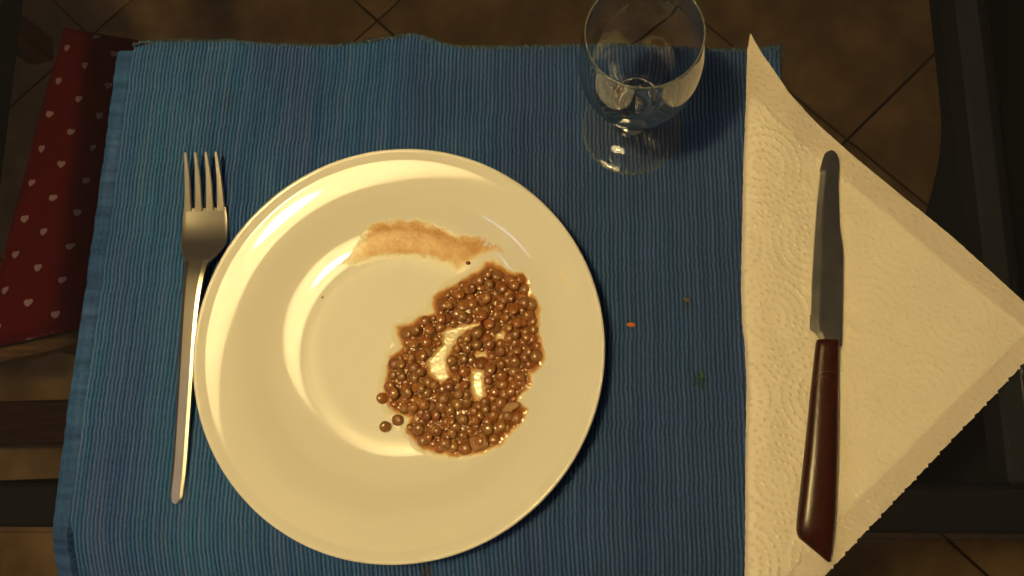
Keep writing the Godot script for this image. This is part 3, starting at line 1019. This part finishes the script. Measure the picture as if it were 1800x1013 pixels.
func build_knife() -> void:
	var t := thing("table_knife", "serrated table knife with dark reddish brown handle lying on the napkin", "knife", Vector3(134, 5, -60))
	var spine := [-178.9, 147.6, -178.3, 149.3, -176.2, 150.9, -173.0, 151.6, -169.8, 151.6, -155.8, 150.0, -131.7, 148.8, -118.1, 149.4, -112.0, 149.1, -97.9, 147.6, -62.0, 144.0]
	var edge := [-178.9, 147.0, -178.3, 145.6, -177.1, 144.0, -174.0, 142.6, -166.6, 140.3, -145.8, 136.6, -121.8, 133.1, -98.2, 130.0, -71.6, 127.4, -70.9, 128.0, -69.6, 130.2, -67.5, 131.4, -62.0, 132.4]
	var lie := func(z: float) -> float: return lerpf(6.2, 9.4, smoothstep(-180.0, -62.0, z))
	var s := Shape.new()
	var rows := 520
	var cols := [[0.0, -0.06], [0.0, 0.06], [0.28, 0.60], [0.28, 0.60], [1.0, 0.72], [1.0, 0.72], [1.0, -0.72], [1.0, -0.72], [0.0, -0.06]]
	for band in [[0, 1], [1, 2], [3, 4], [5, 6], [7, 8]]:
		s.grid(rows, 2, func(i: int, j: int):
			var z := lerpf(-178.85, -62.0, pow(float(i) / (rows - 1), 1.15))
			var a := linear(edge, z)
			var b := linear(spine, z)
			if z > -166.0 and z < -80.0:
				a += 1.0 * absf(fposmod(z / 1.75, 1.0) - 0.5) * 2.0
			var q: Array = cols[band[j]]
			return Vector3(lerpf(a, b, q[0]), lie.call(z) + q[1], z))
	build("blade", s, M.blade_steel, t)
	s = Shape.new()
	var hl := [-66.0, 130.7, -36.1, 125.4, -8.0, 120.7, 19.5, 115.8, 34.0, 113.2, 39.0, 112.9, 42.0, 113.6, 54.6, 128.4]
	var hr := [-66.0, 143.0, -63.3, 142.8, -32.8, 140.2, -1.8, 137.4, 28.4, 134.0, 49.1, 131.0, 54.6, 129.6]
	var ring := []
	for k in 22:
		var a := TAU * k / 22.0
		ring.append(Vector2(signf(cos(a)) * pow(absf(cos(a)), 0.75), signf(sin(a)) * pow(absf(sin(a)), 0.8)))
	var out := []
	for k in 61:
		var z := lerpf(-65.6, 54.4, k / 60.0)
		var a := linear(hl, z)
		var b := linear(hr, z)
		var thick := lerpf(4.0, 5.6, smoothstep(-65.0, 10.0, z))
		if k == 0: thick *= 0.75
		thick *= 1.0 - 0.55 * smoothstep(36.0, 55.0, z)
		out.append({"at": Vector3((a + b) * 0.5, 9.4 + lerpf(0.0, 1.0, smoothstep(-60.0, 20.0, z)) - 1.6 * smoothstep(30.0, 55.0, z), z), "w": (b - a) * 0.5 * (0.94 if k == 0 else 1.0), "h": thick, "side": Vector3.RIGHT})
	sweep(s, out, ring, true)
	var h := build("handle", s, M.handle_brown, t)
	# pale scratches and worn marks round the front of the handle
	s = Shape.new()
	var top := func(x: float, z: float) -> float:
		var a := linear(hl, z)
		var b := linear(hr, z)
		var f := clampf(absf((x - (a + b) * 0.5) / ((b - a) * 0.5)), 0.0, 0.99)
		return 9.4 + lerpf(4.0, 5.6, smoothstep(-65.0, 10.0, z)) * pow(1.0 - pow(f, 2.0 / 0.75), 0.4) + lerpf(0.0, 1.0, smoothstep(-60.0, 20.0, z)) - 0.02
	for q in [[127.8, -44.5, 131.5, -49.5, 141.0, -46.0], [129.0, -43.0, 132.5, -45.5, 135.0, -43.5], [136.5, -40.0, 138.5, -41.5, 140.3, -38.0], [137.0, -38.5, 139.0, -38.0, 140.0, -35.0], [127.0, -40.0, 128.0, -43.0, 129.5, -45.0]]:
		var pts := []
		for k in 9:
			var f := k / 8.0
			var x: float = lerpf(lerpf(q[0], q[2], f), lerpf(q[2], q[4], f), f)
			var z: float = lerpf(lerpf(q[1], q[3], f), lerpf(q[3], q[5], f), f) + 0.4 * noise.get_noise_2d(f * 60.0, q[0] * 9.0)
			pts.append(Vector3(x, top.call(x, z), z))
		thread(s, pts, 0.10, Color.WHITE)
	build("scratch", s, M.scratch, h, "none")


# ---- napkin
const FOLD := [-258.5, 105.6, -246.0, 103.2, -170.0, 96.5, -100.0, 91.6, -76.0, 90.9, -66.0, 91.8, -40.0, 91.6, 0.0, 88.8, 63.0, 85.4, 104.0, 83.6]

func napkin_base(x: float, z: float) -> float:   # what the paper lies on: mat, then the glass, then free over the table's front edge
	var y := lerpf(maxf(3.3, mat_base(x, z) + 2.5) if z < 44.0 else 3.9, 1.0, smoothstep(121.0, 146.0, x + 3.0 * noise.get_noise_2d(z * 0.6, 33.0)))
	y += 0.9 * smoothstep(-0.4, 0.8, noise.get_noise_2d(x * 0.12, z * 0.12)) * smoothstep(100.0, 150.0, x)
	if z > 44.0:
		y -= pow(z - 44.0, 2.0) * 0.0035
	if x > 249.0:
		y -= pow(x - 249.0, 2.0) * 0.006
	return y


func dots(x: float, z: float) -> float:   # embossed dots on overlapping rings, as on kitchen paper
	var nearest := 1e9
	var px := 0.0
	var pz := 0.0
	var row := roundf((z + 214.0) / 45.0)
	for dr in [-1, 0, 1]:
		var rz: float = -214.0 + (row + dr) * 45.0
		var off := 0.0 if int(row + dr) % 2 == 0 else 27.0
		var cx := 133.0 + off + roundf((x - 133.0 - off) / 54.0) * 54.0
		var d := Vector2(x - cx, z - rz).length()
		if d < nearest:
			nearest = d; px = x - cx; pz = z - rz
	var r := nearest + 0.5 * noise.get_noise_2d(x * 0.3, z * 0.3)
	var ring := maxf(1.0, roundf(r / 4.7))
	var rr := ring * 4.7
	var n := roundf(TAU * rr / 3.8)
	var a := roundf(atan2(pz, px) / TAU * n + 0.3 * ring) - 0.3 * ring
	var d := Vector2(px - rr * cos(a / n * TAU), pz - rr * sin(a / n * TAU)).length()
	return smoothstep(1.15, 0.3, d) * (0.75 + 0.4 * noise.get_noise_2d(ring * 20.0, a * 15.0)) + 0.12 * smoothstep(1.6, 0.4, absf(r - rr))


func napkin_cut(x: float, z: float, top: bool) -> float:
	var d := x - linear(FOLD, z) - 0.25 * noise.get_noise_2d(z * 1.2, 60.0)
	# far right cut edge, then the torn near right edge with its perforation tabs
	var far := (z - linear([105.2, -258.0, 112.0, -243.0, 126.0, -217.5, 140.0, -200.5, 158.5, -180.3, 186.0, -153.0, 215.0, -124.4, 246.0, -90.5, 270.0, -65.0], x)) * 0.69
	var near := (-(z - 62.7) - 0.983 * (x - 128.3)) / 1.402
	var along := (x - z) * 0.7071
	if top:
		far = ((z + 164.0) - 0.985 * (x - 154.0)) / 1.404 + 1.2 * noise.get_noise_2d(along * 0.25, 5.0)
		near = (-(z - 29.0) - 0.94 * (x - 143.0)) / 1.372 + 0.5 * noise.get_noise_2d(along * 0.3, 15.0)
	var tab := fposmod(along / 9.6, 1.0)
	if not top:
		near += 0.75 * smoothstep(0.10, 0.02, absf(tab - 0.5)) - 0.5 * smoothstep(0.16, 0.1, absf(tab - 0.62)) + 0.25 * noise.get_noise_2d(along * 2.0, 1.0)
		far += 0.2 * noise.get_noise_2d(along * 1.0, 21.0)
	return minf(d, minf(far, near))


func build_napkin() -> void:
	var t := thing("paper_napkin", "cream embossed paper towel folded into a triangle, right of the plate", "napkin", Vector3(150, 1, -90))
	var bulge := func(x: float, z: float) -> float:
		var d := x - linear(FOLD, z)
		var along := smoothstep(-262.0, -225.0, z)
		return along * (4.6 * pow(maxf(0.0, sin(PI * pow(clampf(d / 34.0, 0.0, 1.0), 0.42))), 1.0) + 0.8 * noise.get_noise_2d(d * 0.3, z * 0.25) * smoothstep(2.0, 10.0, d) * smoothstep(60.0, 20.0, d))
	var s := Shape.new()
	sheet(s, 80.0, -262.0, 268.0, 108.0, 0.62, func(x: float, z: float): return napkin_cut(x, z, true), func(x: float, z: float, v: float):
		return napkin_base(x, z) + 1.1 + bulge.call(x, z) + dots(x, z) * lerpf(1.0, 0.34, smoothstep(126.0, 148.0, x)) + 0.5 * noise.get_noise_2d(x * 0.22 + 80.0, z * 0.22) + 0.12 * noise.get_noise_2d(x * 1.5, z * 1.5) - 0.3 * smoothstep(1.2, 0.0, v))
	build("upper_layer", s, M.paper, t, "up")
	s = Shape.new()
	sheet(s, 80.0, -262.0, 268.0, 108.0, 0.62, func(x: float, z: float): return napkin_cut(x, z, false), func(x: float, z: float, _v: float):
		return napkin_base(x, z) + 0.1 + 0.45 * dots(x + 17.0, z + 9.0) + 0.10 * noise.get_noise_2d(x * 1.5 + 40.0, z * 1.5) + 1.6 * smoothstep(-250.0, -262.0, z))
	build("lower_layer", s, M.single_ply, t, "up")


func build_glass() -> void:
	var at := Vector3(31.0, 3.0, -197.5)
	var t := thing("stemmed_glass", "empty clear stemmed wine glass at the top right of the mat", "glass", at)
	var foot := [[0.0, 0.0], [22.0, 0.0], [27.5, 0.2], [29.0, 0.8], [29.1, 1.3], [28.4, 1.8], [24.0, 2.6], [17.0, 3.9], [11.5, 6.2], [8.6, 9.0], [0.0, 9.0]]
	var bowl := [[0.0, 9.1], [8.5, 9.1], [7.2, 12.6], [5.9, 19.0], [5.6, 27.0], [6.3, 34.0], [8.6, 40.0], [13.0, 45.4], [19.0, 51.5], [24.5, 59.5], [28.6, 69.0], [31.2, 80.0], [31.9, 90.0], [31.2, 101.0], [29.8, 111.0], [28.4, 120.6], [28.2, 121.1],
		[28.1, 121.2], [27.98, 120.6], [29.4, 111.0], [30.8, 101.0], [31.5, 90.0], [30.8, 80.0], [28.2, 69.3], [24.1, 60.0], [18.5, 52.5], [12.4, 46.8], [6.0, 44.6], [0.0, 43.8]]
	var stem := [[0.0, 9.1], [8.5, 9.1], [7.2, 12.6], [5.9, 19.0], [5.6, 27.0], [6.3, 34.0], [8.6, 40.0], [13.0, 45.3], [12.4, 46.4], [6.0, 44.6], [0.0, 43.8]]
	while bowl[0][1] < 46.0:
		bowl.remove_at(0)
	while bowl[-1][1] < 47.5:
		bowl.remove_at(bowl.size() - 1)
	bowl.push_front([13.4, 45.9]); bowl.push_front([12.9, 46.6]); bowl.append([12.9, 46.6])
	for q in [["foot", foot, M.foot_glass], ["stem", stem, M.clear_glass], ["bowl", bowl, M.clear_glass]]:
		var prof := []
		for k in q[1]:
			prof.append(Vector2(k[0], k[1]))
		for pass_no in 2:   # round the polyline off so that silhouettes and reflections run smoothly
			var finer := [prof[0]]
			for k in prof.size() - 1:
				var a: Vector2 = prof[k]
				var b: Vector2 = prof[k + 1]
				if k > 0: finer.append(a.lerp(b, 0.25))
				if k < prof.size() - 2: finer.append(a.lerp(b, 0.75))
			finer.append(prof[-1])
			prof = finer
		var s := Shape.new()
		lathe(s, prof, 120, at)
		build(q[0], s, q[2], t)
	# milky rings that paint pale light lines on the foot edge and lip
	for q in [["foot_edge", 29.2, 1.0, 0.55, 0.8], ["lip", 28.08, 121.0, 0.42, 0.6]]:
		var s := Shape.new()
		s.grid(160, 10, func(i: int, j: int):
			var a := TAU * i / 160.0
			var b := TAU * j / 10.0
			var r: float = q[1] + q[3] * cos(b)
			return at + Vector3(r * cos(a), q[2] + q[4] * sin(b), r * sin(a)), true)
		for j in 10:
			s.quad(159 * 10 + j, 159 * 10 + (j + 1) % 10, (j + 1) % 10, j)
		build(q[0], s, M.rim_light_paint, t)


func build_lamps() -> void:
	var t := thing("pendant_lamp", "pendant lamp with a pale conical shade hanging above the plate's left side", "lamp", LAMP)
	var s := Shape.new()
	var prof := []
	for q in [[24.0, 128.0], [24.0, 131.0], [60.0, 112.0], [104.0, 60.0], [140.0, -34.0], [142.0, -36.0], [139.0, -37.0], [102.0, 57.0], [58.0, 108.0], [24.0, 128.0]]:
		prof.append(Vector2(q[0], q[1]))
	lathe(s, prof, 64, LAMP)
	build("shade", s, M.lamp_shade, t)
	s = Shape.new()
	lathe(s, [Vector2(0, 60), Vector2(14, 60), Vector2(16, 70), Vector2(16, 120), Vector2(23, 128), Vector2(18, 140), Vector2(0, 142)], 24, LAMP)
	build("socket", s, M.lamp_metal, t)
	s = Shape.new()
	thread(s, [LAMP + Vector3(0, 141, 0), LAMP + Vector3(0, 400, 0), LAMP + Vector3(0, 800, 0)], 3.0, Color.WHITE)
	build("cord", s, M.lamp_metal, t, "none")
	s = Shape.new()
	lathe(s, [Vector2(0, -30), Vector2(12, -28), Vector2(23, -18), Vector2(30, 0), Vector2(27, 16), Vector2(17, 36), Vector2(13, 58), Vector2(0, 59)], 32, LAMP)
	build("bulb", s, M.bulb_glow, t)


func build_cool_lamp() -> void:
	var c := Vector3(-905, 880, 330)
	var along := Vector3(0.64, 0, 0.77)
	var across := Vector3(-0.77, 0, 0.64)
	var t := thing("tube_lamp", "small twin tube lamp with bluish white light, off to the near left", "lamp", c)
	var s := Shape.new()
	box(s, c + Vector3(-180, 40, -60), c + Vector3(180, 70, 60), 4.0, -atan2(along.z, along.x), c)
	build("housing", s, M.white_enamel, t)
	for k in [-1.0, 1.0]:
		s = Shape.new()
		var a: Vector3 = c - along * 160.0 + across * 32.0 * k
		sweep(s, [{"at": a, "w": 8.0, "h": 8.0}, {"at": a + along * 320.0, "w": 8.0, "h": 8.0}], [Vector2(1, 0), Vector2(0.7, 0.7), Vector2(0, 1), Vector2(-0.7, 0.7), Vector2(-1, 0), Vector2(-0.7, -0.7), Vector2(0, -1), Vector2(0.7, -0.7)], true)
		build("glowing_tube", s, M.cool_glow, t)


func light_room() -> void:
	var cool := AreaLight3D.new()
	cool.name = "tube_lamp_light"
	cool.light_color = Color(0.72, 0.8, 1.0)
	cool.light_energy = 0.014
	cool.area_size = Vector2(0.32, 0.08)
	cool.area_range = 12.0
	cool.area_attenuation = 2.0
	cool.shadow_enabled = true
	var where := mm(Vector3(-905, 865, 330))
	cool.transform = Transform3D(Basis(Vector3(0.64, 0, 0.77), Vector3(0.77, 0, -0.64), Vector3(0, 1, 0)), where)
	add_child(cool)
	var l := OmniLight3D.new()
	l.name = "pendant_lamp_light"
	l.light_color = Color(1.0, 0.868, 0.505)
	l.light_energy = 0.262
	l.light_size = 0.028
	l.omni_range = 12.0
	l.omni_attenuation = 2.0
	l.shadow_enabled = true
	l.position = mm(LAMP)
	add_child(l)


func _ready() -> void:
	rng.seed = 20240
	noise.seed = 3
	noise.frequency = 1.0 / 7.0
	noise.fractal_octaves = 2
	# camera, surroundings, exposure
	var cam := Camera3D.new()
	cam.name = "camera"
	cam.fov = 37.32
	cam.near = 0.05
	cam.far = 20.0
	cam.transform = Transform3D(Basis(Vector3(0.99640787, -0.08468381, 0.0), Vector3(0.01658124, 0.19509847, -0.98064349), Vector3(0.08304463, 0.97712089, 0.19580182)), Vector3(0, TABLE + 0.5, 0))
	add_child(cam)
	cam.current = true
	var we := WorldEnvironment.new()
	we.name = "environment"
	var e := Environment.new()
	e.background_mode = Environment.BG_COLOR
	e.background_color = Color(0.060, 0.045, 0.030).linear_to_srgb()
	e.tonemap_mode = Environment.TONE_MAPPER_LINEAR
	e.tonemap_exposure = 1.0
	e.sdfgi_enabled = true
	e.ssao_enabled = true
	e.ssil_enabled = true
	we.environment = e
	add_child(we)
	light_room()
	materials()
	build_lamps()
	build_cool_lamp()
	build_floor()
	build_table()
	build_chair()
	build_dark_seat()
	build_placemat()
	build_plate()
	build_food()
	build_fork()
	build_knife()
	build_napkin()
	build_glass()
